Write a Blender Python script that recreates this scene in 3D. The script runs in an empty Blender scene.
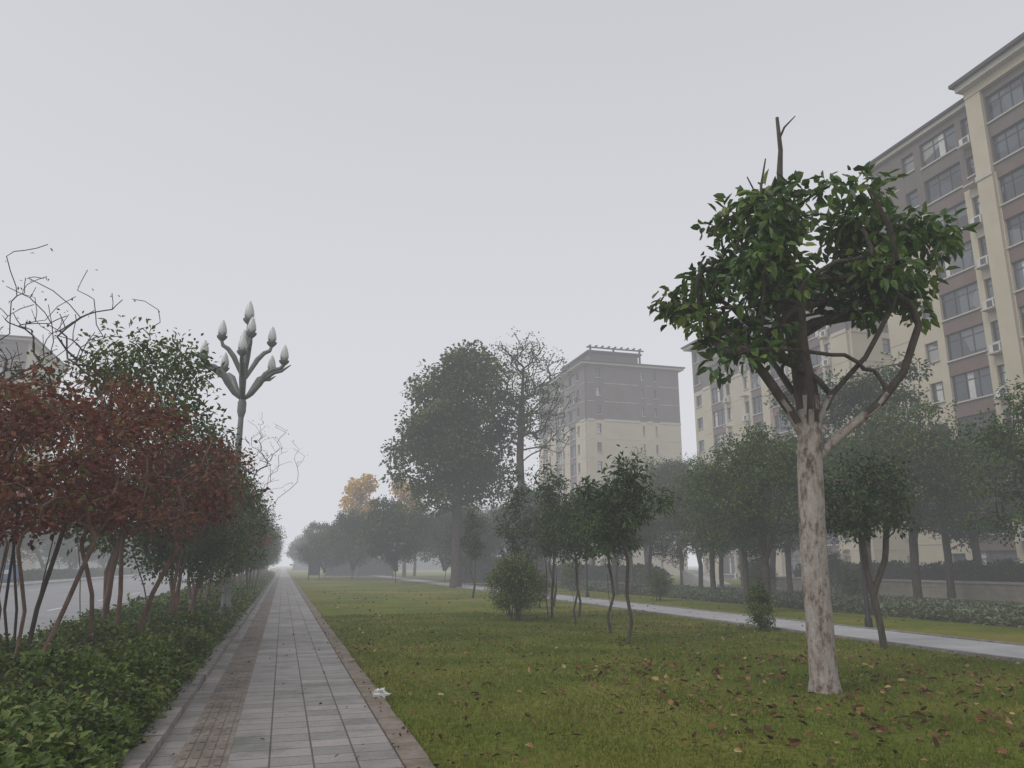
import bpy, math, numpy as np
from mathutils import Vector
R=np.random.RandomState
scene=bpy.context.scene
# ---------------------------------------------------------------- materials
def newmat(name):
    m=bpy.data.materials.new(name); m.use_nodes=True
    nt=m.node_tree; b=nt.nodes["Principled BSDF"]; return m,nt,b
def ramp(nt,stops):
    r=nt.nodes.new("ShaderNodeValToRGB"); e=r.color_ramp.elements
    e[0].position=stops[0][0]; e[0].color=(*stops[0][1],1)
    e[1].position=stops[-1][0]; e[1].color=(*stops[-1][1],1)
    for p,c in stops[1:-1]:
        k=e.new(p); k.color=(*c,1)
    return r
def noise_mat(name,stops,scale=3,detail=6,rough=.85,bump=0.2,bscale=30,vec=(1,1,1),dist=.02,rn=.6):
    m,nt,b=newmat(name); L=nt.links
    tc=nt.nodes.new("ShaderNodeTexCoord"); mp=nt.nodes.new("ShaderNodeMapping"); mp.inputs["Scale"].default_value=vec
    L.new(tc.outputs["Object"],mp.inputs[0])
    n=nt.nodes.new("ShaderNodeTexNoise"); n.inputs["Scale"].default_value=scale; n.inputs["Detail"].default_value=detail; n.inputs["Roughness"].default_value=rn
    L.new(mp.outputs[0],n.inputs["Vector"])
    r=ramp(nt,stops); L.new(n.outputs["Fac"],r.inputs[0]); L.new(r.outputs[0],b.inputs["Base Color"])
    b.inputs["Roughness"].default_value=rough
    if bump>0:
        n2=nt.nodes.new("ShaderNodeTexNoise"); n2.inputs["Scale"].default_value=bscale; n2.inputs["Detail"].default_value=5
        L.new(mp.outputs[0],n2.inputs["Vector"])
        bp=nt.nodes.new("ShaderNodeBump"); bp.inputs["Strength"].default_value=bump; bp.inputs["Distance"].default_value=dist
        L.new(n2.outputs["Fac"],bp.inputs["Height"]); L.new(bp.outputs[0],b.inputs["Normal"])
    return m
def leaf_mat(name,stops,rough=.45,trans=.25,spec=.4):
    m,nt,b=newmat(name); L=nt.links
    a=nt.nodes.new("ShaderNodeAttribute"); a.attribute_name="tint"
    r=ramp(nt,stops); L.new(a.outputs["Fac"],r.inputs[0]); L.new(r.outputs[0],b.inputs["Base Color"])
    b.inputs["Roughness"].default_value=rough; b.inputs["Specular IOR Level"].default_value=spec
    if trans>0:
        t=nt.nodes.new("ShaderNodeBsdfTranslucent"); L.new(r.outputs[0],t.inputs[0])
        mx=nt.nodes.new("ShaderNodeMixShader"); mx.inputs[0].default_value=trans
        L.new(b.outputs[0],mx.inputs[1]); L.new(t.outputs[0],mx.inputs[2]); L.new(mx.outputs[0],nt.nodes["Material Output"].inputs[0])
    return m
# ---------------------------------------------------------------- mesh builder
class MB:
    def __init__(s): s.v=[];s.f=[];s.n=0
    def add(s,v,f,mat=0,tint=None,smooth=False):
        v=np.asarray(v,float).reshape(-1,3); f=np.asarray(f,int)
        t=np.full(len(f),.5) if tint is None else np.broadcast_to(tint,(len(f),))
        s.v.append(v); s.f.append((f+s.n,mat,t,smooth)); s.n+=len(v)
    def box(s,x0,x1,y0,y1,z0,z1,mat=0):
        v=[(x0,y0,z0),(x1,y0,z0),(x1,y1,z0),(x0,y1,z0),(x0,y0,z1),(x1,y0,z1),(x1,y1,z1),(x0,y1,z1)]
        s.add(v,[(0,3,2,1),(4,5,6,7),(0,1,5,4),(1,2,6,5),(2,3,7,6),(3,0,4,7)],mat)
    def tube(s,pts,rad,k=8,mat=0,cap=True,flat=None,smooth=True):
        pts=np.asarray(pts,float); n=len(pts); rad=np.broadcast_to(rad,(n,))
        d=np.gradient(pts,axis=0); d/=np.linalg.norm(d,axis=1,keepdims=True)+1e-9
        ref=np.array([1.,0,0]) if abs(d[0][0])<.8 else np.array([0,1.,0])
        V=[];a=np.arange(k)*2*math.pi/k
        for i in range(n):
            sd=ref-d[i]*np.dot(ref,d[i]); sd/=np.linalg.norm(sd)+1e-9; up=np.cross(d[i],sd); ref=sd
            V.append(pts[i]+rad[i]*(np.cos(a)[:,None]*sd+np.sin(a)[:,None]*up))
        V=np.concatenate(V); F=[]
        for i in range(n-1):
            for j in range(k):
                F.append((i*k+j,i*k+(j+1)%k,(i+1)*k+(j+1)%k,(i+1)*k+j))
        s.add(V,F,mat,smooth=smooth)
        if cap:
            s.add(V[:k],[list(range(k))[::-1]],mat); s.add(V[-k:],[list(range(k))],mat)
    def mesh(s,name,mats):
        me=bpy.data.meshes.new(name); V=np.concatenate(s.v)
        me.vertices.add(len(V)); me.vertices.foreach_set("co",V.ravel())
        li=np.concatenate([f.ravel() for f,_,_,_ in s.f]); tot=np.concatenate([np.full(len(f),f.shape[1]) for f,_,_,_ in s.f])
        st=np.concatenate([[0],np.cumsum(tot)[:-1]])
        me.loops.add(len(li)); me.loops.foreach_set("vertex_index",li.astype(np.int32))
        me.polygons.add(len(tot)); me.polygons.foreach_set("loop_start",st.astype(np.int32))
        me.polygons.foreach_set("material_index",np.concatenate([np.full(len(f),m) for f,m,_,_ in s.f]).astype(np.int32))
        me.polygons.foreach_set("use_smooth",np.concatenate([np.full(len(f),sm) for f,_,_,sm in s.f]).astype(bool))
        for m in mats: me.materials.append(m)
        me.update(calc_edges=True)
        at=me.attributes.new("tint","FLOAT","FACE"); at.data.foreach_set("value",np.concatenate([t for _,_,t,_ in s.f]).astype(np.float32))
        return me
def obj(name,me,loc=(0,0,0),rz=0,sc=1,parent=None):
    o=bpy.data.objects.new(name,me); scene.collection.objects.link(o); o.location=loc; o.rotation_euler=(0,0,rz)
    o.scale=(sc,sc,sc) if not isinstance(sc,tuple) else sc
    if parent: o.parent=parent
    return o
def unit(v): return v/(np.linalg.norm(v,axis=-1,keepdims=True)+1e-9)
def leaves(mb,pos,axis,nrm,Ln,W,mat,tint,shape=0):
    n=len(pos); axis=unit(axis); side=unit(np.cross(nrm,axis)); up=np.cross(axis,side)
    Ln=np.broadcast_to(Ln,(n,))[:,None]; W=np.broadcast_to(W,(n,))[:,None]
    if shape==0:
        v=np.stack([pos,pos+axis*Ln*.5+side*W*.5+up*Ln*.1,pos+axis*Ln,pos+axis*Ln*.5-side*W*.5+up*Ln*.1],1)
        i=np.arange(n)[:,None]*4
        f=np.concatenate([i+np.array([[0,1,2]]),i+np.array([[0,2,3]])])
        mb.add(v.reshape(-1,3),f,mat,np.concatenate([tint,tint]))
    elif shape==2:
        v=np.stack([pos-side*W*.5,pos+side*W*.5,pos+axis*Ln],1)
        mb.add(v.reshape(-1,3),np.arange(n)[:,None]*3+np.array([[0,1,2]]),mat,tint)
    else:
        v=np.stack([pos,pos+axis*Ln*.3+side*W*.5+up*Ln*.08,pos+axis*Ln*.7+side*W*.38+up*Ln*.02,pos+axis*Ln-up*Ln*.16,
                    pos+axis*Ln*.7-side*W*.38+up*Ln*.02,pos+axis*Ln*.3-side*W*.5+up*Ln*.08],1)
        i=np.arange(n)[:,None]*6
        f=np.concatenate([i+np.array([[0,1,2,3]]),i+np.array([[0,3,4,5]])])
        mb.add(v.reshape(-1,3),f,mat,np.concatenate([tint,tint]))
# ---------------------------------------------------------------- trees
def skeleton(mb,trunks,attr,rng,rbase,tip=.006,seg=.35,minz=0,expo=2.3,wig=.12,mat=0,upb=.5,cv=.45,jit=.15):
    P=[];par=[];ok=[]
    for tr in trunks:
        pr=-1
        tr=np.asarray(tr,float)
        for j in range(len(tr)):
            if j==0 and pr==-1:
                P.append(tr[0]);par.append(-1);ok.append(False);pr=len(P)-1;continue
            L=np.linalg.norm(tr[j]-tr[j-1]); m=max(1,int(L/seg))
            for q in range(1,m+1):
                p=tr[j-1]+(tr[j]-tr[j-1])*q/m+rng.normal(0,wig*.12*min(seg,1),3)*(1 if q<m else 0)
                P.append(p);par.append(pr);ok.append(p[2]>=minz);pr=len(P)-1
    tp=np.array(P)
    if len(attr):
        dd=np.min(np.linalg.norm(attr[:,None]-tp[None],axis=2),axis=1)
        for a in attr[np.argsort(dd)]:
            A=np.array(P); v=a-A; dist=np.linalg.norm(v,axis=1)
            cost=dist*(1+upb*np.clip(.35-v[:,2]/(dist+1e-6),0,2)); cost[~np.array(ok)]=1e9
            i=int(np.argmin(cost)); p0=A[i]; D=dist[i]
            pd=unit(A[i]-A[par[i]]) if par[i]>=0 else np.array([0,0,1.])
            c=p0+(a-p0)*(.45-cv)+(pd*.5+np.array([0,0,.25])*1)*D*cv+rng.normal(0,wig,3)*D
            n=max(2,int(D/seg)+1); pr=i
            for q in range(1,n+1):
                t=q/n; p=(1-t)**2*p0+2*t*(1-t)*c+t*t*a+(rng.normal(0,wig*jit,3)*D if q<n else 0)
                P.append(p);par.append(pr);ok.append(True);pr=len(P)-1
    P=np.array(P);n=len(P); ch=[[] for _ in range(n)]
    for i in range(n):
        if par[i]>=0: ch[par[i]].append(i)
    r=np.zeros(n)
    for i in range(n-1,-1,-1):
        r[i]=tip if not ch[i] else (sum(r[c]**expo for c in ch[i]))**(1/expo)*1.005
    root=max(r[i] for i in range(n) if par[i]<0); k=rbase/root
    r=np.maximum(r*k,tip*.6)
    for i in range(n):
        if par[i]<0: r[i]*=1.25
    starts=[(i,-1) for i in range(n) if par[i]<0]
    while starts:
        i,fr=starts.pop(); chain=[fr,i] if fr>=0 else [i]; rr=[min(r[i]*1.1,r[fr])] if fr>=0 else []
        rr=rr+[r[i]]; cur=i
        while ch[cur]:
            cs=sorted(ch[cur],key=lambda c:-r[c])
            for c in cs[1:]: starts.append((c,cur))
            cur=cs[0]; chain.append(cur); rr.append(r[cur])
        mr=max(rr); kk=12 if mr>.1 else 7 if mr>.03 else 4
        if len(chain)>1: mb.tube(P[chain],rr,kk,mat,cap=False)
    return P,r,ch
def crown(rng,ells,n,hollow=.35):
    w=np.array([e[6] if len(e)>6 else e[3]*e[4]*e[5] for e in ells],float); w/=w.sum(); out=[]
    for _ in range(n):
        e=ells[rng.choice(len(ells),p=w)]
        d=unit(rng.normal(size=3)); rad=(hollow+(1-hollow)*rng.rand())**.6
        out.append([e[0]+d[0]*rad*e[3],e[1]+d[1]*rad*e[4],e[2]+d[2]*rad*e[5]])
    return np.array(out)
def foliage(mb,rng,cl,per,cr,Ln,W,mat=1,flat=.7,droop=.3,shape=0,center=None,upn=1.):
    C=[];T=[];D=[]
    for c in cl:
        m=max(1,int(per*rng.uniform(.5,1.5))); s=cr*rng.uniform(.6,1.3)
        o=rng.normal(size=(m,3)); o=unit(o)*(rng.rand(m,1)**.45)*s*1.5; o[:,2]*=flat
        C.append(c+o); D.append(o); T.append(np.clip(.5+rng.normal(0,.17)+rng.normal(0,.17,m),0,1))
    C=np.concatenate(C);D=np.concatenate(D);T=np.concatenate(T);n=len(C)
    ax=unit(D)*.8+rng.normal(0,.6,(n,3)); ax[:,2]-=droop
    nr=rng.normal(0,.7,(n,3)); nr[:,2]+=upn
    leaves(mb,C,ax,nr,Ln*rng.uniform(.6,1.3,n),W*rng.uniform(.7,1.2,n),mat,T,shape)
def tree_mesh(name,seed,trunks,ells,ncl,per,cr,Ln,W,rbase,mats,tip=.008,seg=.4,minz=0,hollow=.35,flat=.7,droop=.3,shape=0,wig=.12,extra=0,expo=2.3,upb=.5,upn=1.,cv=.45,jit=.15):
    rng=R(seed); mb=MB(); cl=crown(rng,ells,ncl,hollow)
    skeleton(mb,trunks,cl,rng,rbase,tip,seg,minz,expo,wig,0,upb,cv,jit)
    if extra: cl=np.concatenate([cl,crown(rng,ells,extra,.2)])
    if per: foliage(mb,rng,cl,per,cr,Ln,W,1,flat,droop,shape,upn=upn)
    return mb.mesh(name,mats)
# ---------------------------------------------------------------- palette
bark=noise_mat("bark_brown",[(.3,(.045,.035,.028)),(.7,(.12,.10,.08))],12,6,.9,.6,40,(1,1,.3))
bark_red=noise_mat("bark_maple",[(.3,(.10,.06,.045)),(.7,(.25,.16,.125))],12,6,.9,.5,40,(1,1,.3))
bark_pale=noise_mat("bark_limewashed",[(.36,(.09,.065,.05)),(.43,(.22,.17,.14)),(.5,(.36,.31,.28)),(.75,(.50,.46,.43))],9,9,.9,.9,26,(1,1,.45),.03,.72)
L_main=leaf_mat("leaf_broad",[(0,(.022,.055,.014)),(.4,(.06,.12,.024)),(.75,(.13,.22,.04)),(1,(.27,.32,.07))],.38,.3,.5)
L_red=leaf_mat("leaf_maple_red",[(0,(.08,.025,.02)),(.4,(.18,.058,.042)),(.7,(.26,.11,.07)),(.85,(.19,.15,.06)),(1,(.12,.15,.04))],.6,.25,.2)
L_green=leaf_mat("leaf_green",[(0,(.028,.06,.012)),(.5,(.07,.125,.025)),(1,(.17,.22,.05))],.5,.25,.3)
L_dark=leaf_mat("leaf_dark",[(0,(.02,.045,.012)),(.5,(.048,.09,.022)),(1,(.10,.155,.04))],.5,.2,.3)
L_blue=leaf_mat("leaf_bluegreen",[(0,(.028,.065,.022)),(.5,(.065,.125,.045)),(1,(.11,.18,.065))],.5,.2,.3)
L_yel=leaf_mat("leaf_yellow",[(0,(.42,.25,.02)),(.5,(.65,.42,.03)),(1,(.8,.58,.06))],.6,.3,.2)
L_hedge=leaf_mat("leaf_hedge",[(0,(.035,.06,.012)),(.5,(.10,.16,.027)),(.85,(.19,.26,.055)),(1,(.30,.27,.10))],.45,.25,.35)
L_grey=leaf_mat("leaf_groundcover",[(0,(.07,.10,.055)),(.5,(.16,.20,.12)),(1,(.28,.31,.21))],.6,.2,.25)
L_grass=leaf_mat("grass_blade",[(0,(.07,.105,.014)),(.4,(.145,.195,.026)),(.75,(.235,.255,.045)),(1,(.38,.31,.12))],.7,.3,.15)
L_litter=leaf_mat("fallen_leaf",[(0,(.07,.035,.02)),(.5,(.16,.08,.035)),(.85,(.30,.17,.075)),(1,(.46,.34,.17))],.7,0,.2)
core_m=noise_mat("leaf_core_dark",[(.3,(.03,.04,.012)),(.7,(.06,.06,.022))],8,5,.95,.5,20)  # dark core sheet inside leaf masses, closes gaps between the leaves
kerb_m=noise_mat("kerb_stone",[(.3,(.15,.14,.125)),(.7,(.34,.31,.29))],5,8,.85,.3,60,dist=.01)
border_m=noise_mat("border_paver",[(.3,(.10,.095,.05)),(.45,(.18,.145,.11)),(.75,(.31,.26,.23))],3,9,.85,.4,50,dist=.01,rn=.7)
asphalt=noise_mat("asphalt",[(.3,(.20,.20,.205)),(.7,(.27,.27,.275))],.6,8,.6,.15,90,dist=.005)
conc=noise_mat("path_concrete",[(.3,(.33,.33,.335)),(.7,(.46,.46,.46))],1.2,8,.85,.1,50,dist=.01)
paint=noise_mat("road_paint",[(.3,(.6,.6,.58)),(.7,(.8,.8,.78))],5,5,.6,0)
# ---------------------------------------------------------------- ground
def sheet(name,x0,x1,y0,y1,z,m):
    mb=MB(); mb.add([(x0,y0,z),(x1,y0,z),(x1,y1,z),(x0,y1,z)],[(0,1,2,3)]); return obj(name,mb.mesh(name,[m]))
lawn,nt,b=newmat("lawn"); L=nt.links
tc=nt.nodes.new("ShaderNodeTexCoord")
def nz(s,d,r=.6):
    n=nt.nodes.new("ShaderNodeTexNoise"); n.inputs["Scale"].default_value=s; n.inputs["Detail"].default_value=d; n.inputs["Roughness"].default_value=r
    L.new(tc.outputs["Object"],n.inputs["Vector"]); return n
n1=nz(.35,6,.65); n2=nz(9,8,.8); n3=nz(.12,3)
r1=ramp(nt,[(.3,(.085,.125,.02)),(.5,(.15,.185,.03)),(.7,(.24,.215,.055))]); L.new(n1.outputs["Fac"],r1.inputs[0])
r2=ramp(nt,[(.3,(.35,.35,.35)),(.7,(1.4,1.35,1.3))]); L.new(n2.outputs["Fac"],r2.inputs[0])
mx=nt.nodes.new("ShaderNodeMix"); mx.data_type='RGBA'; mx.blend_type='MULTIPLY'; mx.inputs[0].default_value=1
L.new(r1.outputs[0],mx.inputs[6]); L.new(r2.outputs[0],mx.inputs[7])
r3=ramp(nt,[(.5,(0,0,0)),(.65,(.6,.6,.6))]); L.new(n3.outputs["Fac"],r3.inputs[0])
mx2=nt.nodes.new("ShaderNodeMix"); mx2.data_type='RGBA'; L.new(r3.outputs[0],mx2.inputs[0]); L.new(mx.outputs[2],mx2.inputs[6]); mx2.inputs[7].default_value=(.25,.205,.06,1)
L.new(mx2.outputs[2],b.inputs["Base Color"]); b.inputs["Roughness"].default_value=.95; b.inputs["Specular IOR Level"].default_value=.1
bp=nt.nodes.new("ShaderNodeBump"); bp.inputs["Strength"].default_value=.7; bp.inputs["Distance"].default_value=.04
L.new(n2.outputs["Fac"],bp.inputs["Height"]); L.new(bp.outputs[0],b.inputs["Normal"])
sheet("ground",-1500,1500,-1500,1500,0,lawn)
# sidewalk paving
pave,nt,b=newmat("paving_slabs"); L=nt.links
tc=nt.nodes.new("ShaderNodeTexCoord")
mp=nt.nodes.new("ShaderNodeMapping"); L.new(tc.outputs["Object"],mp.inputs[0]); mp.inputs["Location"].default_value=(.35,0,0)
bk=nt.nodes.new("ShaderNodeTexBrick"); bk.offset=0; bk.inputs["Scale"].default_value=1
bk.inputs["Brick Width"].default_value=.345; bk.inputs["Row Height"].default_value=.3; bk.inputs["Mortar Size"].default_value=.009; bk.inputs["Mortar Smooth"].default_value=.3
bk.inputs["Color1"].default_value=(.235,.22,.215,1); bk.inputs["Color2"].default_value=(.35,.32,.305,1); bk.inputs["Mortar"].default_value=(.075,.07,.055,1)
L.new(mp.outputs[0],bk.inputs["Vector"])
n1=nz(1.1,8,.7); r1=ramp(nt,[(.35,(.5,.56,.48)),(.5,(.92,.92,.9)),(.7,(1.12,1.1,1.1))]); L.new(n1.outputs["Fac"],r1.inputs[0])
mx=nt.nodes.new("ShaderNodeMix"); mx.data_type='RGBA'; mx.blend_type='MULTIPLY'; mx.inputs[0].default_value=1
L.new(bk.outputs["Color"],mx.inputs[6]); L.new(r1.outputs[0],mx.inputs[7])
n2=nz(60,4,.7); r2=ramp(nt,[(.3,(.75,.75,.75)),(.7,(1.15,1.15,1.15))]); L.new(n2.outputs["Fac"],r2.inputs[0])
mx2=nt.nodes.new("ShaderNodeMix"); mx2.data_type='RGBA'; mx2.blend_type='MULTIPLY'; mx2.inputs[0].default_value=1
L.new(mx.outputs[2],mx2.inputs[6]); L.new(r2.outputs[0],mx2.inputs[7]); L.new(mx2.outputs[2],b.inputs["Base Color"])
b.inputs["Roughness"].default_value=.6
bp=nt.nodes.new("ShaderNodeBump"); bp.inputs["Strength"].default_value=.5; bp.inputs["Distance"].default_value=.01; bp.invert=True
L.new(bk.outputs["Fac"],bp.inputs["Height"]); L.new(bp.outputs[0],b.inputs["Normal"])
mb=MB(); mb.box(-.93,1.03,-10,400,-.05,.04,0)
rg=R(4)
for i in range(500): 
    j=rg.uniform(-.012,.012); mb.box(1.034,1.25+j,-10+i*.6,-10+i*.6+.592,-.05,.052+rg.uniform(-.004,.004),1)
obj("sidewalk",mb.mesh("sidewalk",[pave,border_m]))
tact=noise_mat("tactile_paver",[(.35,(.13,.11,.09)),(.7,(.27,.225,.19))],3,7,.8,.2,60,dist=.005)
mb=MB(); mb.box(-.74,-.33,-10,400,.03,.044,0)
for i in range(240):
    y=1+i*.3
    for j in range(4):
        x=-.70+j*.092
        mb.box(x,x+.045,y+.02,y+.28,.043,.0535,0)
obj("tactile_paving",mb.mesh("tactile_paving",[tact]))
rg=R(2); mb=MB()
for i in range(400):
    y=-8+i*1.0; j=rg.uniform(-.012,.012)
    mb.box(-1.13+j,-.935+j,y,y+.98,-.05,.12+rg.uniform(-.012,.012),0)
obj("kerb",mb.mesh("kerb",[kerb_m]))
sheet("road",-19,-4.3,-200,600,.004,asphalt)
mb=MB()
for i in range(200): mb.box(-4.3,-4.12,-10+i*1.0,-10+i+.99,-.05,.14,0)
obj("kerb",mb.mesh("road_kerb",[kerb_m]))
mb=MB(); mb.box(-19.2,-19,-100,400,-.05,.15,0); obj("kerb",mb.mesh("kerb_far",[conc]))
mb=MB(); mb.box(-22,-19.2,-100,400,-.05,.13,0); obj("pavement",mb.mesh("pavement",[conc]))
mb=MB()
for i in range(50):
    for x in (-8,-15.2): mb.add([(x,i*8,.008),(x+.12,i*8,.008),(x+.12,i*8+3,.008),(x,i*8+3,.008)],[(0,1,2,3)])
obj("road_markings",mb.mesh("road_markings",[paint]))
mb=MB()
for i in range(150): mb.box(12.1,14.2,-20+i*1.5,-20+i*1.5+1.49,-.05,.03,0)
mb.box(11.98,12.1,-20,205,-.05,.06,1); mb.box(14.2,14.32,-20,205,-.05,.06,1)
obj("footpath",mb.mesh("footpath",[conc,kerb_m]))
# grass blades + litter
rng=R(5); N=270000
y=2.5+24*rng.rand(N)**1.25; x=1.14+rng.rand(N)*(.6*y+6.5)
k=(x<11.95)&((x>1.24)|(np.sin(y*3.1)+np.sin(y*7.3)>.5)); x=x[k];y=y[k];n=len(x)
den=.5+.5*np.sin(x*2.1+np.sin(y*1.7)*1.6+.5)*np.sin(y*1.9+np.sin(x*1.3)*2)
k=rng.rand(n)<(.35+.75*den); x=x[k];y=y[k];den=den[k];n=len(x)
pos=np.stack([x,y,np.zeros(n)],1); ax=rng.normal(0,.55,(n,3)); ax[:,2]=1
cl=.46+.22*np.sin(x*1.3+np.sin(y*.9)*2)*np.sin(y*1.1+x*.4)+rng.normal(0,.2,n)
mb=MB(); leaves(mb,pos,ax,rng.normal(size=(n,3)),(.025+.05*rng.rand(n)*(.5+den*.6))*np.clip(.75+.5*(x-1.2),.75,1)+(x<1.3)*.04,.008+.0005*y,0,np.clip(cl,0,1),2)
obj("grass",mb.mesh("grass",[L_grass]))
rng=R(6)
def litter(n,x0,x1,y0,y1,z,s,mb,pw=1.):
    x=x0+(x1-x0)*rng.rand(n); y=y0+(y1-y0)*rng.rand(n)**pw
    pos=np.stack([x,y,np.full(n,z)+.02*rng.rand(n)],1); ax=rng.normal(size=(n,3)); ax[:,2]*=.3
    nr=rng.normal(0,.6,(n,3)); nr[:,2]+=1
    leaves(mb,pos,ax,nr,s*rng.uniform(.5,1.3,n),s*.6*rng.uniform(.6,1.3,n),0,rng.rand(n)**1.3,1)
mb=MB(); litter(1500,1.3,11.9,3.5,20,.04,.08,mb,1.3); litter(420,4.2,9.8,6.2,12.5,.04,.11,mb); litter(900,2,30,18,50,.03,.11,mb); litter(60,-.9,1.2,5,25,.05,.05,mb); litter(120,1.0,1.5,4,25,.06,.05,mb)
obj("fallen_leaves",mb.mesh("fallen_leaves",[L_litter]))
# hedges
def leafmass(name,x0,x1,y0,y1,h,n,Ln,W,lm,seed,lump=.12,fs=2.2,ypow=1.,step=.25):
    rng=R(seed); mb=MB()
    def hh(x,y):
        e=np.clip(np.minimum(x-x0,x1-x)/.35,0,1)**.5
        return h*(.72+.28*e)+lump*np.sin(x*fs+np.sin(y*.7)*1.5)*np.sin(y*fs*.8+x)+lump*.6*np.sin(y*fs*2.3+x*3)
    nx=max(4,int((x1-x0)/step)); ny=max(4,int((y1-y0)/.3)); ny=min(ny,300)
    X,Y=np.meshgrid(np.linspace(x0+.06,x1-.06,nx),np.linspace(y0,y1,ny)); Z=hh(X,Y)-.14
    edge=(X<x0+.1)|(X>x1-.1)|(Y<=y0)|(Y>=y1); Z[edge]=0
    V=np.stack([X,Y,np.maximum(Z,0)],2).reshape(-1,3)
    F=[(j*nx+i,j*nx+i+1,(j+1)*nx+i+1,(j+1)*nx+i) for j in range(ny-1) for i in range(nx-1)]
    mb.add(V,F,0,smooth=True)
    x=rng.uniform(x0-.05,x1+.05,n); y=y0+(y1-y0)*rng.rand(n)**ypow; z=hh(x,y)-abs(rng.normal(0,.06,n))+(rng.rand(n)<.06)*rng.rand(n)*.15
    m=rng.rand(n)<.3
    if y1-y0>x1-x0: x[m]=np.where(rng.rand(m.sum())<.7,x1,x0)+rng.normal(0,.07,m.sum())
    else: y[m]=y0+rng.normal(0,.1,m.sum())
    z[m]=rng.rand(m.sum())*hh(np.clip(x[m],x0,x1),y[m])
    pos=np.stack([x,y,np.maximum(z,.02)],1)
    t=np.clip(.5+.2*np.sin(x*5+y*2)*np.sin(y*4.1)+rng.normal(0,.2,n),0,1)
    ax=rng.normal(0,1,(n,3)); ax[:,2]=.25+rng.normal(0,.5,n); nr=rng.normal(0,.55,(n,3)); nr[:,2]+=1
    leaves(mb,pos,ax,nr,Ln*rng.uniform(.6,1.3,n),W*rng.uniform(.7,1.2,n),1,t,0)
    return obj(name,mb.mesh(name,[core_m,lm]))
leafmass("hedge",-4.0,-1.2,1.5,22,.5,78000,.078,.047,L_hedge,11,.15,ypow=1.4)
leafmass("hedge",-4.0,-1.2,22,120,.55,36000,.16,.10,L_hedge,12)
leafmass("ground_cover_plants",18.5,22.5,6,75,.35,40000,.16,.07,L_grey,13,.06)
leafmass("hedge",-24,-22.3,20,200,.9,14000,.35,.2,L_dark,14,.1)
leafmass("hedge",34,36,8,48,1.5,14000,.25,.14,L_green,15,.2)
leafmass("hedge",24,26,50,110,1.3,12000,.3,.18,L_dark,16,.2)
leafmass("shrub_border",15,24,70,72,1.9,6000,.3,.18,L_dark,17,.25)
leafmass("shrub_border",6,16,118,120,2.2,5000,.4,.25,L_dark,18,.3)
leafmass("distant_trees",2.5,110,235,240,7,16000,1.3,.8,L_dark,19,1.2,.25,step=1.5)
leafmass("distant_trees",-140,-20,235,240,8,16000,1.3,.8,L_dark,20,1.4,.25,step=1.5)
# ---------------------------------------------------------------- main tree
rng=R(21); mb=MB(); Rt=np.array([.9605,-.278,0]); Fw=np.array([.278,.9605,0])
def q(r,f,z): return Rt*r+Fw*f+np.array([0,0,z])
T0=[q(0,0,-.05),q(0.0,0,.6),q(.01,0,1.8),q(.06,0,2.9),q(.10,0,3.3)]
limbs=[[T0[-1],q(.15,.1,3.9),q(.12,.2,4.6),q(.0,.2,5.6)],
 [q(.08,0,2.95),q(.5,-.1,3.35),q(1.0,-.2,3.75),q(1.4,-.2,4.2),q(1.7,-.2,4.9)],
 [q(.09,0,3.15),q(-.15,.0,3.7),q(-.5,-.1,4.2),q(-.9,-.2,4.7),q(-1.3,-.1,5.1)],
 [T0[-1],q(.05,-.3,3.9),q(-.1,-.6,4.6),q(-.2,-.9,5.4)],
 [T0[-1],q(.05,.3,4.0),q(-.1,.8,4.7),q(-.3,1.1,5.5)],
 [T0[-1],q(.4,-.1,3.9),q(.85,-.3,4.4),q(1.25,-.4,5.1),q(1.5,-.4,5.8)]]
ells=[(*q(.25,0,6.15),1.5,1.5,.9,3.2),(*q(-.85,0,5.35),.9,1.0,.8,2.0),(*q(1.4,0,5.8),.9,1.1,.95,2.4),(*q(.4,-.7,5.5),1.3,.9,.7,.8),(*q(-.6,.1,6.25),.8,1,.6,1.3),(*q(-.65,-.2,4.5),.5,.5,.5,.8),(*q(2.05,0,6.25),.35,.5,.3,.5),(*q(1.1,-.1,6.65),.7,.7,.4,.8)]
cl=crown(rng,ells,150,.3)
skeleton(mb,[T0+limbs[0][1:]],cl[:40],rng,.18,.008,.2,3.3,2.0,.09)
for i,lb in enumerate(limbs[1:]):
    skeleton(mb,[lb],cl[40+i*22:62+i*22],rng,[.062,.07,.05,.05,.055][i],.007,.2,3.8,2.1,.07,cv=.3)
mb.tube([q(.0,.2,5.4),q(-.05,0,6.6),q(.0,0,7.4),q(.04,0,7.75),q(.03,0,8.3)],[.06,.05,.045,.035,.025],8)
mb.tube([q(.02,0,7.9),q(.14,.02,8.15),q(.32,.02,8.34)],[.02,.016,.008],5)
mb.tube([q(-.2,0,5.9),q(-.34,0,6.6),q(-.3,0,7.15),q(-.2,0,7.6)],[.035,.028,.022,.012],6)
mb.tube([q(-.32,0,6.85),q(-.5,0,7.3)],[.018,.01],5)
foliage(mb,rng,cl,29,.19,.185,.10,1,.85,.5,1)
broad=mb.mesh("broadleaf_tree",[bark_pale,L_main]); 
me=broad; me.materials.append(bark)
co=np.array([p.center[2] for p in me.polygons]); mi=np.array([p.material_index for p in me.polygons]); mi[(mi==0)&(co>3.5+.45*R(1).rand(len(co)))]=2
me.polygons.foreach_set("material_index",mi.astype(np.int32))
obj("broadleaf_tree",me,(6.84,9.06,0))
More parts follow.
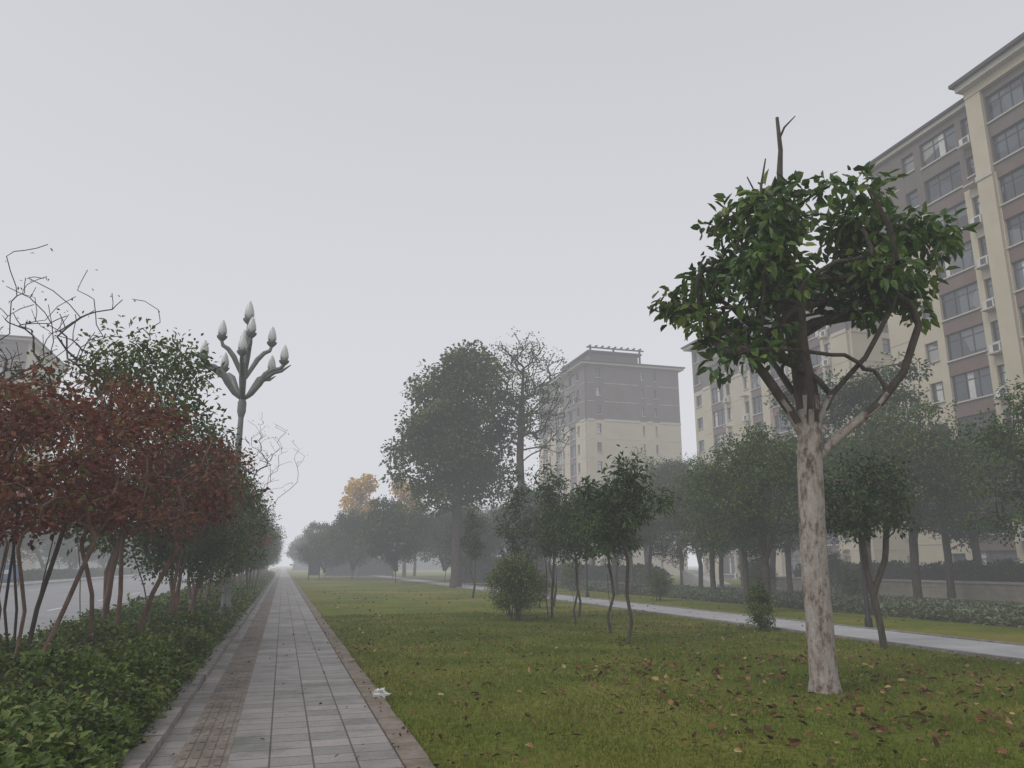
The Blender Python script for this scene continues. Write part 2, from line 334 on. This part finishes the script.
# ---------------------------------------------------------------- other trees
def stems(rng,n,h,spread,base=.12):
    out=[]
    for i in range(n):
        a=i*2*math.pi/n+rng.uniform(-.5,.5); s=spread*rng.uniform(.5,1.1)
        b0=np.array([math.cos(a)*base,math.sin(a)*base,-.05])
        j=rng.normal(0,.06,(2,2))
        out.append([b0,b0+[math.cos(a)*s*.15+j[0,0],math.sin(a)*s*.15+j[0,1],h*.3],b0+[math.cos(a)*s*.45+j[1,0],math.sin(a)*s*.45+j[1,1],h*.65],b0+[math.cos(a)*s*.8,math.sin(a)*s*.8,h]])
    return out
maple=[tree_mesh("maple_%d"%i,30+i,stems(R(30+i),3,1.9,.8),[(0,0,3.0,1.75,1.75,.95,3),(.4,.2,3.6,1.1,1.1,.6,1),(-.5,0,2.5,1.4,1.3,.55,1)],115,42,.26,.085,.06,.036,[bark_red,L_red],.004,.25,.7,flat=.4,wig=.14,hollow=.2) for i in range(3)]
small=[tree_mesh("small_green_%d"%i,40+i,stems(R(40+i),3,1.8,.5),[(0,0,3.0,1.75,1.75,1.4,3),(.3,0,4.0,1.1,1.1,.7,1),(.2,.2,1.9,1.4,1.4,.6,.9)],125,70,.28,.10,.05,.045,[bark_red,L_green if i else L_blue],.006,.25,.8,flat=.7) for i in range(2)]
bare=[tree_mesh("bare_%d"%i,50+i,stems(R(50+i),4,3.4,.8,.05),[(0,0,4.6,1.5,1.5,1.6)],120,1,.1,.06,.035,.032,[bark,L_red],.004,.3,1.8,wig=.06,hollow=.05,expo=2.1,upb=2.5,cv=.15,jit=.4) for i in range(2)]
bigt=tree_mesh("big_tree",60,[[(0,0,-.1),(.1,0,4),(0,.2,9),(.2,0,15)]],[(0,0,12.5,4.2,4.2,4.8,5),(-1.8,0,9.5,3.4,3.4,3.2,2.2),(1.8,0,9.8,2.8,3.2,3.6,2.2),(.8,0,16.6,2.1,2.1,1.7,1.0),(-2.4,0,13.2,2.3,2.3,1.9,1),(.3,0,7.2,3.0,3.0,1.9,1)],210,105,.78,.34,.22,.38,[bark,L_green],.03,.9,4.0,flat=.7,extra=30)
spars=tree_mesh("sparse_tree",61,[[(0,0,-.1),(.1,0,4),(-.1,.1,9),(.2,0,15.5)]],[(0,0,14.2,3.9,3.9,4.0,3),(1.2,0,11.2,3.3,3,2.7,1)],420,13,.4,.19,.11,.28,[bark,L_green],.018,.6,7.0,flat=.6,wig=.06,hollow=.1,expo=2.4,upb=1.4,cv=.25)
roundt=[tree_mesh("round_tree_%d"%i,70+i,[[(0,0,-.1),(.1,0,1.4),(0,.1,3)],[(0,0,1),(.8,.2,2.4),(1.2,.3,3.6)],[(0,0,1),(-.7,.4,2.6),(-1.2,.5,3.8)]],[(0,0,3.8,3.1,3.1,2.1,3),(.8,.3,5.6,1.8,1.8,1.2,1),(-1.2,-.4,5.0,1.8,1.8,1.2,1)],130,75,.5,.22,.12,.15,[bark,L_dark],.012,.5,1.4,flat=.7,extra=20) for i in range(2)]
young=[tree_mesh("young_tree_%d"%i,80+i,stems(R(80+i),1+i,1.5,.12,.04),[(0,0,2.7,.95,.95,.75,3),(0.1,0,3.3,.6,.6,.5,1),(-.2,.1,2.1,.7,.7,.4,.7)],70,24,.17,.13,.055,.035,[bark,L_dark],.005,.25,.9,flat=.8,droop=.4,hollow=.1,shape=1) for i in range(2)]
darkt=tree_mesh("dark_small_tree",86,[[(0,0,-.05),(-.05,.02,.7),(-.18,.05,1.5),(-.22,0,2.2)],[(-.1,.03,1.0),(.2,0,1.7),(.35,.1,2.3)]],[(-.1,0,2.95,1.1,1.1,.85,3),(.3,0,3.4,.6,.6,.5,1),(-.5,0,2.6,.7,.7,.45,1)],95,36,.18,.12,.06,.07,[bark,L_dark],.006,.2,1.5,flat=.8,droop=.4,hollow=.15)
slim=tree_mesh("slim_tree",84,stems(R(84),2,2.2,.25,.05),[(0,0,3.0,.7,.7,1.4,3),(0.1,0,4.2,.5,.5,.6,1)],80,26,.17,.13,.06,.04,[bark,L_dark],.005,.25,.9,flat=.8,droop=.5,hollow=.1)
ginkgo=tree_mesh("yellow_tree",90,[[(0,0,-.1),(0,0,4),(.1,0,10)]],[(0,0,9,2.2,2.2,4.2),(0,0,6,2.8,2.8,2)],100,110,.6,.42,.32,.25,[bark,L_yel],.02,.8,3,flat=.8)
camph=[]
for i in range(4):
    rr=R(200+i); t=[[(0,0,-.1),(.1,0,1.6),(rr.uniform(-.3,.3),.1,3.4),(rr.uniform(-.4,.4),0,5.8)]]
    if i%2: t+= [[(0.08,0,2.1),(.8,.3,3.6),(1.6,.4,5)]]
    el=[(0,0,5.6,2.9,2.9,2.6,4)]+[(rr.uniform(-1.8,1.8),rr.uniform(-1.8,1.8),rr.uniform(3.2,7.6),rr.uniform(1.2,2.0),rr.uniform(1.2,2),rr.uniform(.8,1.4),.9) for _ in range(6)]
    camph.append(tree_mesh("camphor_%d"%i,100+i,t,el,180,75,.42,.17,.085,.17,[bark,[L_blue,L_green,L_dark,L_green][i]],.012,.45,2.0,flat=.7,extra=30))
cone=tree_mesh("conic_shrub",110,[[(0,0,0),(0,0,1.1)]],[(0,0,.5,.3,.3,.5),(0,0,.95,.16,.16,.3)],70,60,.09,.055,.03,.025,[bark,L_hedge],.004,.15,.05)
bush=tree_mesh("bush",111,stems(R(111),6,1.0,.5,.15),[(0,0,1.15,.85,.85,.9)],120,40,.18,.10,.04,.03,[bark,L_hedge],.004,.2,.2,hollow=.1)
rg=R(77)
def put(name,me,x,y,s=1,rz=None,z=0): return obj(name,me,(x,y,z),rg.uniform(0,6.28) if rz is None else rz,s)
# left row
put("red_maple_tree",maple[0],-2.6,9.8,.95,.5); put("red_maple_tree",maple[1],-2.3,12.9,1.0,2); put("red_maple_tree",maple[2],-3.7,11.9,1.0,3.5)
put("red_maple_tree",maple[2],-2.1,16.4,1.0,1)
put("bare_tree",bare[0],-3.4,12.6,1.03,1.2); put("bare_tree",bare[1],-1.2,34,1.3,.3); put("bare_tree",bare[1],-4.0,12.0,.95,2.3)
put("green_street_tree",small[1],-3.2,16.2,1.3); put("green_street_tree",small[1],-2.2,20.0,1.05); put("green_street_tree",small[1],-2.2,23.5,1.05,4); put("green_street_tree",small[1],-2.0,18.3,.85)
yy=27
for i in range(24):
    if i%4==1: put("red_maple_tree",maple[i%3],-2.3,yy,1.05)
    else: put("green_street_tree",small[i%2],-2.2+rg.uniform(-.3,.3),yy,rg.uniform(.9,1.25))
    yy+=3.4+rg.uniform(-.5,.8)
# lawn trees
put("large_tree",bigt,12,56,1,.4); put("sparse_tall_tree",spars,16.0,52.7,1.02,.5)
put("yellow_ginkgo_tree",ginkgo,10,111,1.05); put("yellow_ginkgo_tree",ginkgo,15.5,105,.97)
for x,y,s in [(9.6,70,1),(7.0,84,1),(8,96,1.05),(6,104,1.05),(5.2,125,1.1),(4.8,150,1.1),(12,90,1.2),(15,75,1.1),(18,82,1.2),(14,62,.9),(5,180,1.1),(5,215,1.2),(11,130,1.3),(4.6,92,.85),(19,66,1)]:
    put("round_tree",roundt[rg.randint(2)],x,y,(s*rg.uniform(.9,1.2),s*rg.uniform(.9,1.2),s*rg.uniform(.9,1.1)))
put("young_tree",young[0],6.9,15.4,1.08,.3); put("young_tree",young[1],7.6,17.8,.95); put("young_tree",young[0],9.0,23.5,1.1); put("young_tree",young[1],7.9,21.0,.9)
put("slim_tree",slim,7.8,22.8,1.0); put("slim_tree",slim,8.0,27,1.05); put("slim_tree",slim,11,34,1.0); put("slim_tree",slim,9,38,1.0); put("slim_tree",slim,10.4,30,1.1)
put("bush",bush,6.7,22.6,1.0); put("bush",bush,7.1,24.5,.9); put("bush",bush,9.4,29,.7)
put("conical_shrub",cone,11.5,17.5,1.05)
put("dark_small_tree",darkt,11.5,13.3,1.0,-.28)
for x,y,s,k in [(16.5,24.6,.8,1),(23.9,39.9,.75,0),(21,43,.7,2),(25,26.7,1.0,3),(22.4,17,.92,1),(28.4,33.4,1.35,2),(30,30,1.0,0),(27,38,.9,1),(18.5,29,.72,0),(20.5,35,.8,3),(17.5,40,.7,2)]:
    put("street_tree",camph[k],x,y,s)
for x,y,s in [(26,46,.9),(30,44,1.1),(24,52,.85),(29,54,1),(25,62,.9),(31,64,1.1),(22,68,.9),(27,74,1),(20,60,.75),(33,52,1.2),(34,40,1.1),(35,33,1.1),(28,86,1),(22,88,1),(35,80,1.1),(30,100,1.1),(38,95,1.1),(24,104,1.1),(18,112,1.1),(31,24,.9),(33,17,1.),(27,12,1.)]:
    k=rg.randint(4); a=s*rg.uniform(.85,1.15); put("street_tree",camph[k],x,y,(a,a,s*rg.uniform(.8,1.2)))
for i in range(16): put("roadside_tree",roundt[i%2],-25+rg.uniform(-1,1),45+i*10,rg.uniform(.95,1.3))
for x,y,s in [(24,36,.9),(27,41,1.1),(22.8,47,.8),(29,37,1.2),(31,48,1),(16.5,33,.7),(17.2,46,1),(24.5,30,.8)]: put("bush",bush,x,y,s)
# ---------------------------------------------------------------- buildings
wall=noise_mat("wall_beige",[(.3,(.44,.385,.28)),(.7,(.51,.455,.345))],.5,6,.8,.1,20)
wall2=noise_mat("wall_upper_taupe",[(.3,(.115,.095,.085)),(.7,(.155,.13,.118))],.5,6,.8,.1,20)
brown=noise_mat("spandrel_brown",[(.3,(.12,.08,.065)),(.7,(.17,.118,.095))],.6,6,.7,0)
trim=noise_mat("trim_cream",[(.3,(.42,.39,.33)),(.7,(.5,.47,.41))],.5,5,.8,0)
roofm=noise_mat("roof_dark",[(.3,(.045,.04,.045)),(.7,(.075,.07,.075))],1,5,.8,0)
acm=noise_mat("aircon_white",[(.3,(.45,.45,.44)),(.7,(.58,.58,.56))],2,4,.6,0)
glass,nt,b=newmat("window_glass")
tc=nt.nodes.new("ShaderNodeTexCoord"); wn=nt.nodes.new("ShaderNodeTexVoronoi"); wn.inputs["Scale"].default_value=.6
nt.links.new(tc.outputs["Object"],wn.inputs["Vector"]); sp=nt.nodes.new("ShaderNodeSeparateColor"); nt.links.new(wn.outputs["Color"],sp.inputs[0])
rr=ramp(nt,[(0,(.015,.02,.025)),(.55,(.045,.06,.07)),(.8,(.10,.12,.13)),(1,(.28,.28,.26))]); nt.links.new(sp.outputs[0],rr.inputs[0]); nt.links.new(rr.outputs[0],b.inputs["Base Color"])
b.inputs["Roughness"].default_value=.08; b.inputs["Specular IOR Level"].default_value=.8
frame=noise_mat("window_frame",[(.3,(.05,.05,.05)),(.7,(.08,.08,.08))],2,4,.5,0)
BM=[wall,wall2,brown,trim,roofm,acm,glass,frame]
class Fac:
    def __init__(s,mb,face,x0,y0): s.mb=mb;s.face=face;s.x0=x0;s.y0=y0
    def box(s,u0,u1,n0,n1,z0,z1,m):
        if s.face=='-X': s.mb.box(s.x0-n1,s.x0-n0,u0,u1,z0,z1,m)
        else: s.mb.box(u0,u1,s.y0-n1,s.y0-n0,z0,z1,m)
def facade(W,G,A,bays,u0,floors,fh,upper=2,ac=True,rng=None):
    u=u0; rg=R(int(u0*7)%999+3)
    for w,t in bays:
        u1=u+w; off={'B':.5,'Q':.75}.get(t,0)
        H=floors*fh
        if off: W.box(u,u1,0,off,0,H,0 if t=='Q' else 2)
        if t in 'PQ':
            W.box(u,u1,off,off+.3,0,H-upper*fh,0); W.box(u,u1,off,off+.3,H-upper*fh,H,0 if t=='Q' else 1)
            A.box(u-.05,u1+.05,off+.3,off+.38,H-upper*fh-.2,H-upper*fh+.15,3)
            if t=='P':
                for f in range(1,floors): A.box(u,u1,off+.3,off+.33,f*fh-.04,f*fh+.04,3)
        else:
            j={'S':.5,'W':.15,'B':.1,'A':.35}[t]; 
            for f in range(floors):
                z=f*fh; up=f>=floors-upper; mw=1 if up else (0 if t in 'SA' else 2)
                mj=1 if up else 0
                sill,top=(.9,2.35) if t in 'SA' else (.55,2.5)
                W.box(u,u+j,off,off+.3,z,z+fh,mj); W.box(u1-j,u1,off,off+.3,z,z+fh,mj)
                W.box(u+j,u1-j,off,off+.28,z,z+sill,mw); W.box(u+j,u1-j,off,off+.28,z+top,z+fh,mw)
                G.box(u+j,u1-j,off,off+.06,z+sill,z+top,6)
                nm=max(1,int((w-2*j)/.85)); 
                for k in range(nm+1):
                    uu=u+j+(w-2*j-.06)*k/nm; G.box(uu,uu+.06,off+.06,off+.11,z+sill,z+top,7)
                for zz in (sill,top-.06,top-.55): G.box(u+j+.06,u1-j-.06,off+.062,off+.10,z+zz,z+zz+.06,7)
                A.box(u+j-.05,u1-j+.05,off+.3,off+.4,z+sill-.1,z+sill,3)
                if rg.rand()<.35:   # pale curtain drawn behind one pane
                    uu=u+j+.08+rg.rand()*(w-2*j-.8); G.box(uu,uu+.5,off+.0605,off+.0615,z+sill+.06,z+top-.06,5)
                if t=='A' and ac:
                    A.box(u+j,u1-j,off+.3,off+.95,z+.0,z+.1,3)
                    if rg.rand()<.8:
                        uc=u+w/2; A.box(uc-.42,uc+.42,off+.4,off+.72,z+.12,z+.7,5); A.box(uc-.3,uc+.12,off+.72,off+.73,z+.18,z+.62,7)
        u=u1
def hip(mb,x0,x1,y0,y1,z,h,m):
    e=min(x1-x0,y1-y0)*.35
    v=[(x0,y0,z),(x1,y0,z),(x1,y1,z),(x0,y1,z),(x0+e,y0+e,z+h),(x1-e,y0+e,z+h),(x1-e,y1-e,z+h),(x0+e,y1-e,z+h)]
    mb.add(v,[(0,1,5,4),(1,2,6,5),(2,3,7,6),(3,0,4,7),(4,5,6,7)],m)
def building(name,x0,x1,y0,y1,floors,fh,bx,by,upper=2,roofh=1.6,eave=1.1,extra=None):
    e=bpy.data.objects.new(name,None); scene.collection.objects.link(e)
    W=MB();G=MB();A=MB();RF=MB(); H=floors*fh
    W.box(x0,x1,y0,y1,-.1,H,0)
    if bx: facade(Fac(W,'-X',x0,y0),Fac(G,'-X',x0,y0),Fac(A,'-X',x0,y0),bx,y0,floors,fh,upper)
    if by: facade(Fac(W,'-Y',x0,y0),Fac(G,'-Y',x0,y0),Fac(A,'-Y',x0,y0),by,x0,floors,fh,upper)
    RF.box(x0-eave-.3,x1+eave,y0-eave,y1+eave,H+.002,H+.3,3); RF.box(x0-eave-.5,x1+eave+.2,y0-eave-.2,y1+eave+.2,H+.302,H+.5,4)
    hip(RF,x0-eave-.45,x1+eave+.15,y0-eave-.15,y1+eave+.15,H+.503,roofh,4)
    if extra: extra(W,G,A,RF,H)
    obj("walls",W.mesh(name+"_walls",BM),parent=e); obj("windows",G.mesh(name+"_windows",BM),parent=e)
    obj("trim",A.mesh(name+"_trim",BM),parent=e); obj("roof",RF.mesh(name+"_roof",BM),parent=e)
# near building: facade pattern ordered from low Y to high Y
unitb=[(3.0,'P'),(1.6,'S'),(3.4,'W'),(1.6,'A'),(1.3,'Q'),(3.7,'B'),(1.3,'Q'),(1.6,'A'),(3.4,'W'),(1.6,'S')]
bx=unitb[1:]+[(1.2,'P')]+[(1.6,'S'),(3.4,'W'),(1.6,'A'),(1.3,'Q'),(3.7,'B'),(1.2,'Q'),(1.6,'A'),(3.6,'W'),(2.2,'S'),(2.8,'P')]
tot=sum(b[0] for b in bx); YE=47.6
def ex1(W,G,A,RF,H):
    y1=YE-10.2; y0=y1-6.2
    W.box(43.9,47,y0,y1,H+.01,H+.6,0)
    RF.box(43.4,47.5,y0-.4,y1+.2,H+.602,H+1.0,3); RF.box(43.1,47.8,y0-.7,y1+.4,H+1.002,H+1.25,4)
    W.box(48,54,30,37,H,H+3.2,1); RF.box(47.3,54.7,29.3,37.7,H+3.202,H+3.5,4)
building("apartment_building",45,60,YE-tot,YE,11,3.03,bx,None,2,.6,.3,ex1)
b2=[(2,'P'),(1.6,'A'),(3.2,'W'),(1.3,'Q'),(3.6,'B'),(1.3,'Q'),(3.2,'W'),(1.6,'A'),(2.2,'P'),(1.6,'A'),(3.2,'W'),(1.6,'P'),(2.4,'S')]
building("apartment_building",50,64,87-sum(b[0] for b in b2),87,10,2.9,b2,[(3,'P'),(2,'S'),(4,'P'),(2,'S'),(3,'P')],2,1.0,.8)
by=[(1.0,'P'),(1.8,'S'),(6.0,'P'),(1.4,'S'),(.8,'P'),(1.4,'S'),(3.6,'P')]
b3=[(2,'P'),(2,'S'),(3.2,'W'),(2,'P'),(1.6,'A'),(3.2,'W'),(2,'P'),(2,'S'),(3,'W'),(2,'P')]
def ex3(W,G,A,RF,H):
    W.box(45.5,54,112,124,H+.5,H+2.6,1); RF.box(45,54.5,111.5,124.8,H+2.602,H+2.9,4)
    for i in range(9):
        RF.box(45+i*1.1,45.2+i*1.1,110.5,111.4,H+3.3,H+3.5,4)
    for x in (45,49,53.6): RF.box(x,x+.25,110.6,110.85,H+.6,H+3.298,4)
    RF.box(44.6,54.6,110.9,111.1,H+3.1,H+3.298,4)
building("apartment_building",44,60,110,133,11,2.95,b3,by,3,.9,.8,ex3)
building("apartment_building",-62,-36,118,135,11,2.9,None,[(2,'P'),(2,'S'),(4,'W'),(2,'P'),(4,'W'),(2,'S'),(2,'P'),(4,'W'),(2,'S'),(2,'P')],2,1.5,.8)
# low retaining wall with coping, plus ramp
wallst=noise_mat("wall_stone",[(.3,(.32,.29,.24)),(.7,(.45,.41,.35))],2,7,.85,.2,30)
mb=MB(); rg2=R(3)
for i in range(50):
    for j in range(3):
        y=12+i*.7+(j%2)*.35; mb.box(31-rg2.rand()*.015,31.3,y,y+.69,j*.25,j*.25+.243,0)
mb.box(30.92,31.4,12,47.7,.74,.84,1); obj("low_wall",mb.mesh("low_wall",[wallst,trim]))
mb=MB(); mb.add([(29,49,0),(30.2,49,0),(30.2,54,0),(29,54,0),(29,49,.25),(30.2,49,.25),(30.2,54,1.2),(29,54,1.2)],[(0,3,2,1),(4,5,6,7),(0,1,5,4),(1,2,6,5),(2,3,7,6),(3,0,4,7)],0)
obj("ramp",mb.mesh("ramp",[paint]))
# ---------------------------------------------------------------- street lamp
lm=noise_mat("lamp_metal",[(.3,(.15,.155,.15)),(.7,(.24,.245,.235))],3,5,.45,0)
bulb=noise_mat("lamp_glass_frosted",[(.3,(.56,.56,.56)),(.7,(.68,.68,.67))],3,4,.25,0)
e=bpy.data.objects.new("street_lamp",None); scene.collection.objects.link(e); e.location=(-1.3,21,0)
mb=MB(); mb.tube([(0,0,0),(0,0,.5),(0,0,.55),(0,0,.9),(0,0,5.7),(0,0,7.4)],[.2,.18,.13,.11,.065,.05],12); mb.box(-.25,.25,-.25,.25,-.02,.06,0)
mb.tube([(0,0,5.35),(0,0,5.5),(0,0,5.75),(0,0,5.85)],[.07,.11,.11,.07],12)
obj("pole",mb.mesh("lamp_pole",[lm]),parent=e)
am=MB(); gm=MB()
def bud(x,y,z,s=1):
    prof=[(0,.05),(.05,.10),(.16,.135),(.3,.12),(.45,.075),(.56,.02)]
    gm.tube([(x,y,z+.1*s+p[0]*s) for p in prof],[p[1]*s for p in prof],12)
    cup=[(0,.03),(.05,.09),(.12,.15),(.17,.155)]
    am.tube([(x,y,z+p[0]*s-.02) for p in cup],[p[1]*s for p in cup],12)
    for k in range(6):
        a=k*math.pi/3; c,sn=math.cos(a),math.sin(a)
        am.add([(x+c*.15*s-sn*.05*s,y+sn*.15*s+c*.05*s,z+.12*s),(x+c*.15*s+sn*.05*s,y+sn*.15*s-c*.05*s,z+.12*s),(x+c*.17*s,y+sn*.17*s,z+.25*s)],[(0,1,2)],0)
for k in range(5):
    a=k*math.pi*2/5-.35; c,s=math.cos(a),math.sin(a)
    pr=[(0.04,5.85),(.22,5.98),(.42,6.25),(.58,6.5),(.78,6.62),(.95,6.64),(1.05,6.74)]
    am.tube([(c*r,s*r,z) for r,z in pr],[.05,.07,.085,.08,.065,.055,.045],10); bud(c*1.05,s*1.05,6.74,.84)
    am.tube([(c*r,s*r,z) for r,z in [(.4,6.3),(.62,6.42),(.8,6.54),(1.0,6.58),(1.24,6.74)]],[.05,.06,.05,.04,.012],8)
for k in range(4):
    a=k*math.pi*2/4+.2; c,s=math.cos(a),math.sin(a)
    pr=[(0.03,6.4),(.15,6.65),(.3,6.95),(.46,7.15),(.6,7.23),(.64,7.35)]
    am.tube([(c*r,s*r,z) for r,z in pr],[.045,.06,.07,.06,.05,.04],10); bud(c*.64,s*.64,7.35,.86)
am.tube([(0,0,7.3),(0,0,7.9)],[.055,.04],10); bud(0,0,7.9,.98)
obj("arms",am.mesh("lamp_arms",[lm]),parent=e); obj("lamp_buds",gm.mesh("lamp_buds",[bulb]),parent=e)
# garden lamp, black
blk=noise_mat("black_metal",[(.3,(.015,.015,.018)),(.7,(.03,.03,.03))],3,4,.5,0)
mb=MB(); mb.tube([(0,0,0),(0,0,.25),(0,0,.3),(0,0,2.7)],[.10,.09,.06,.05],10); mb.tube([(0,0,2.7),(0,0,2.75),(0,0,3.1),(0,0,3.15),(0,0,3.28)],[.05,.12,.16,.22,.03],10)
obj("garden_lamp",mb.mesh("garden_lamp",[blk]),(14.55,17.3,0)); obj("garden_lamp",bpy.data.meshes["garden_lamp"],(14.6,37,0))
# notice board by the walk
blue=noise_mat("sign_dark",[(.3,(.03,.05,.06)),(.7,(.05,.08,.09))],3,4,.5,0)
mb=MB(); mb.box(-.6,-.5,-.05,.05,0,2.1,0); mb.box(.5,.6,-.05,.05,0,2.1,0); mb.box(-.498,.498,-.03,.03,.5,1.95,1); mb.box(-.75,.75,-.2,.2,2.1,2.18,0)
obj("notice_board",mb.mesh("notice_board",[blk,blue,trim]),(3.2,86,0))
blu=noise_mat("panel_blue",[(.3,(.05,.14,.3)),(.7,(.08,.2,.38))],.8,4,.5,0)
mb=MB(); mb.box(-1.9,-1.8,-.05,.05,0,1.6,1); mb.box(1.8,1.9,-.05,.05,0,1.6,1); mb.box(-1.798,1.798,-.03,.03,.45,1.5,0); mb.box(-1.95,1.95,-.08,.08,1.602,1.68,1); mb.box(-1.6,1.2,-.036,-.031,.8,1.1,2)
obj("billboard",mb.mesh("billboard",[blu,blk,paint]),(-20.4,66,.13),.5)
# plastic bag litter
rng=R(9); mb=MB(); nu,nv=14,9; V=[]
for i in range(nv):
    for j in range(nu):
        ph=math.pi*i/(nv-1); th=2*math.pi*j/nu; rr_=1+.3*rng.randn()
        V.append((.085*rr_*math.sin(ph)*math.cos(th),.06*rr_*math.sin(ph)*math.sin(th),.05+.05*math.cos(ph)*rr_))
F=[(i*nu+j,i*nu+(j+1)%nu,(i+1)*nu+(j+1)%nu,(i+1)*nu+j) for i in range(nv-1) for j in range(nu)]
mb.add(V,F,0); obj("plastic_bag",mb.mesh("plastic_bag",[paint]),(1.22,9.9,.04))
# ---------------------------------------------------------------- fog, sky, light
fm=bpy.data.materials.new("fog"); fm.use_nodes=True; nt=fm.node_tree; nt.nodes.clear()
o=nt.nodes.new("ShaderNodeOutputMaterial"); va=nt.nodes.new("ShaderNodeVolumeAbsorption"); em=nt.nodes.new("ShaderNodeEmission"); ad=nt.nodes.new("ShaderNodeAddShader")
S=.0024; va.inputs["Color"].default_value=(0,0,0,1); va.inputs["Density"].default_value=S
em.inputs["Color"].default_value=(.69,.695,.735,1); em.inputs["Strength"].default_value=S  # fog glows by added emission, standing in for scattered daylight
nt.links.new(va.outputs[0],ad.inputs[0]); nt.links.new(em.outputs[0],ad.inputs[1]); nt.links.new(ad.outputs[0],o.inputs["Volume"])
mb=MB(); mb.box(-1600,1600,-1600,1600,-6,360,0); obj("fog",mb.mesh("fog",[fm]))
w=bpy.data.worlds.new("World"); scene.world=w; w.use_nodes=True; nt=w.node_tree
sky=nt.nodes.new("ShaderNodeTexSky"); sky.sky_type='NISHITA'; sky.sun_disc=False; sky.sun_elevation=math.radians(48); sky.sun_rotation=math.radians(250); sky.dust_density=4
hs=nt.nodes.new("ShaderNodeHueSaturation"); hs.inputs["Saturation"].default_value=.25; nt.links.new(sky.outputs[0],hs.inputs["Color"])
nt.links.new(hs.outputs[0],nt.nodes["Background"].inputs[0]); nt.nodes["Background"].inputs[1].default_value=.15
sl=bpy.data.lights.new("sun","SUN"); sl.energy=1.5; sl.angle=math.radians(25); sl.color=(1,.97,.92); so=bpy.data.objects.new("sun",sl); scene.collection.objects.link(so)
az=math.radians(250); el=math.radians(48)
dv=Vector((math.sin(az)*math.cos(el),math.cos(az)*math.cos(el),math.sin(el))); so.rotation_euler=dv.to_track_quat('Z','Y').to_euler()
cd=bpy.data.cameras.new("camera"); cd.lens=27.07; cd.sensor_width=36; cd.clip_end=4000; cd.clip_start=.05
c=bpy.data.objects.new("camera",cd); scene.collection.objects.link(c); c.location=(0,0,1.6); c.rotation_euler=(math.radians(103.2),0,math.radians(-16.15)); scene.camera=c
scene.view_settings.view_transform='Standard'; scene.view_settings.look='None'; scene.view_settings.exposure=0
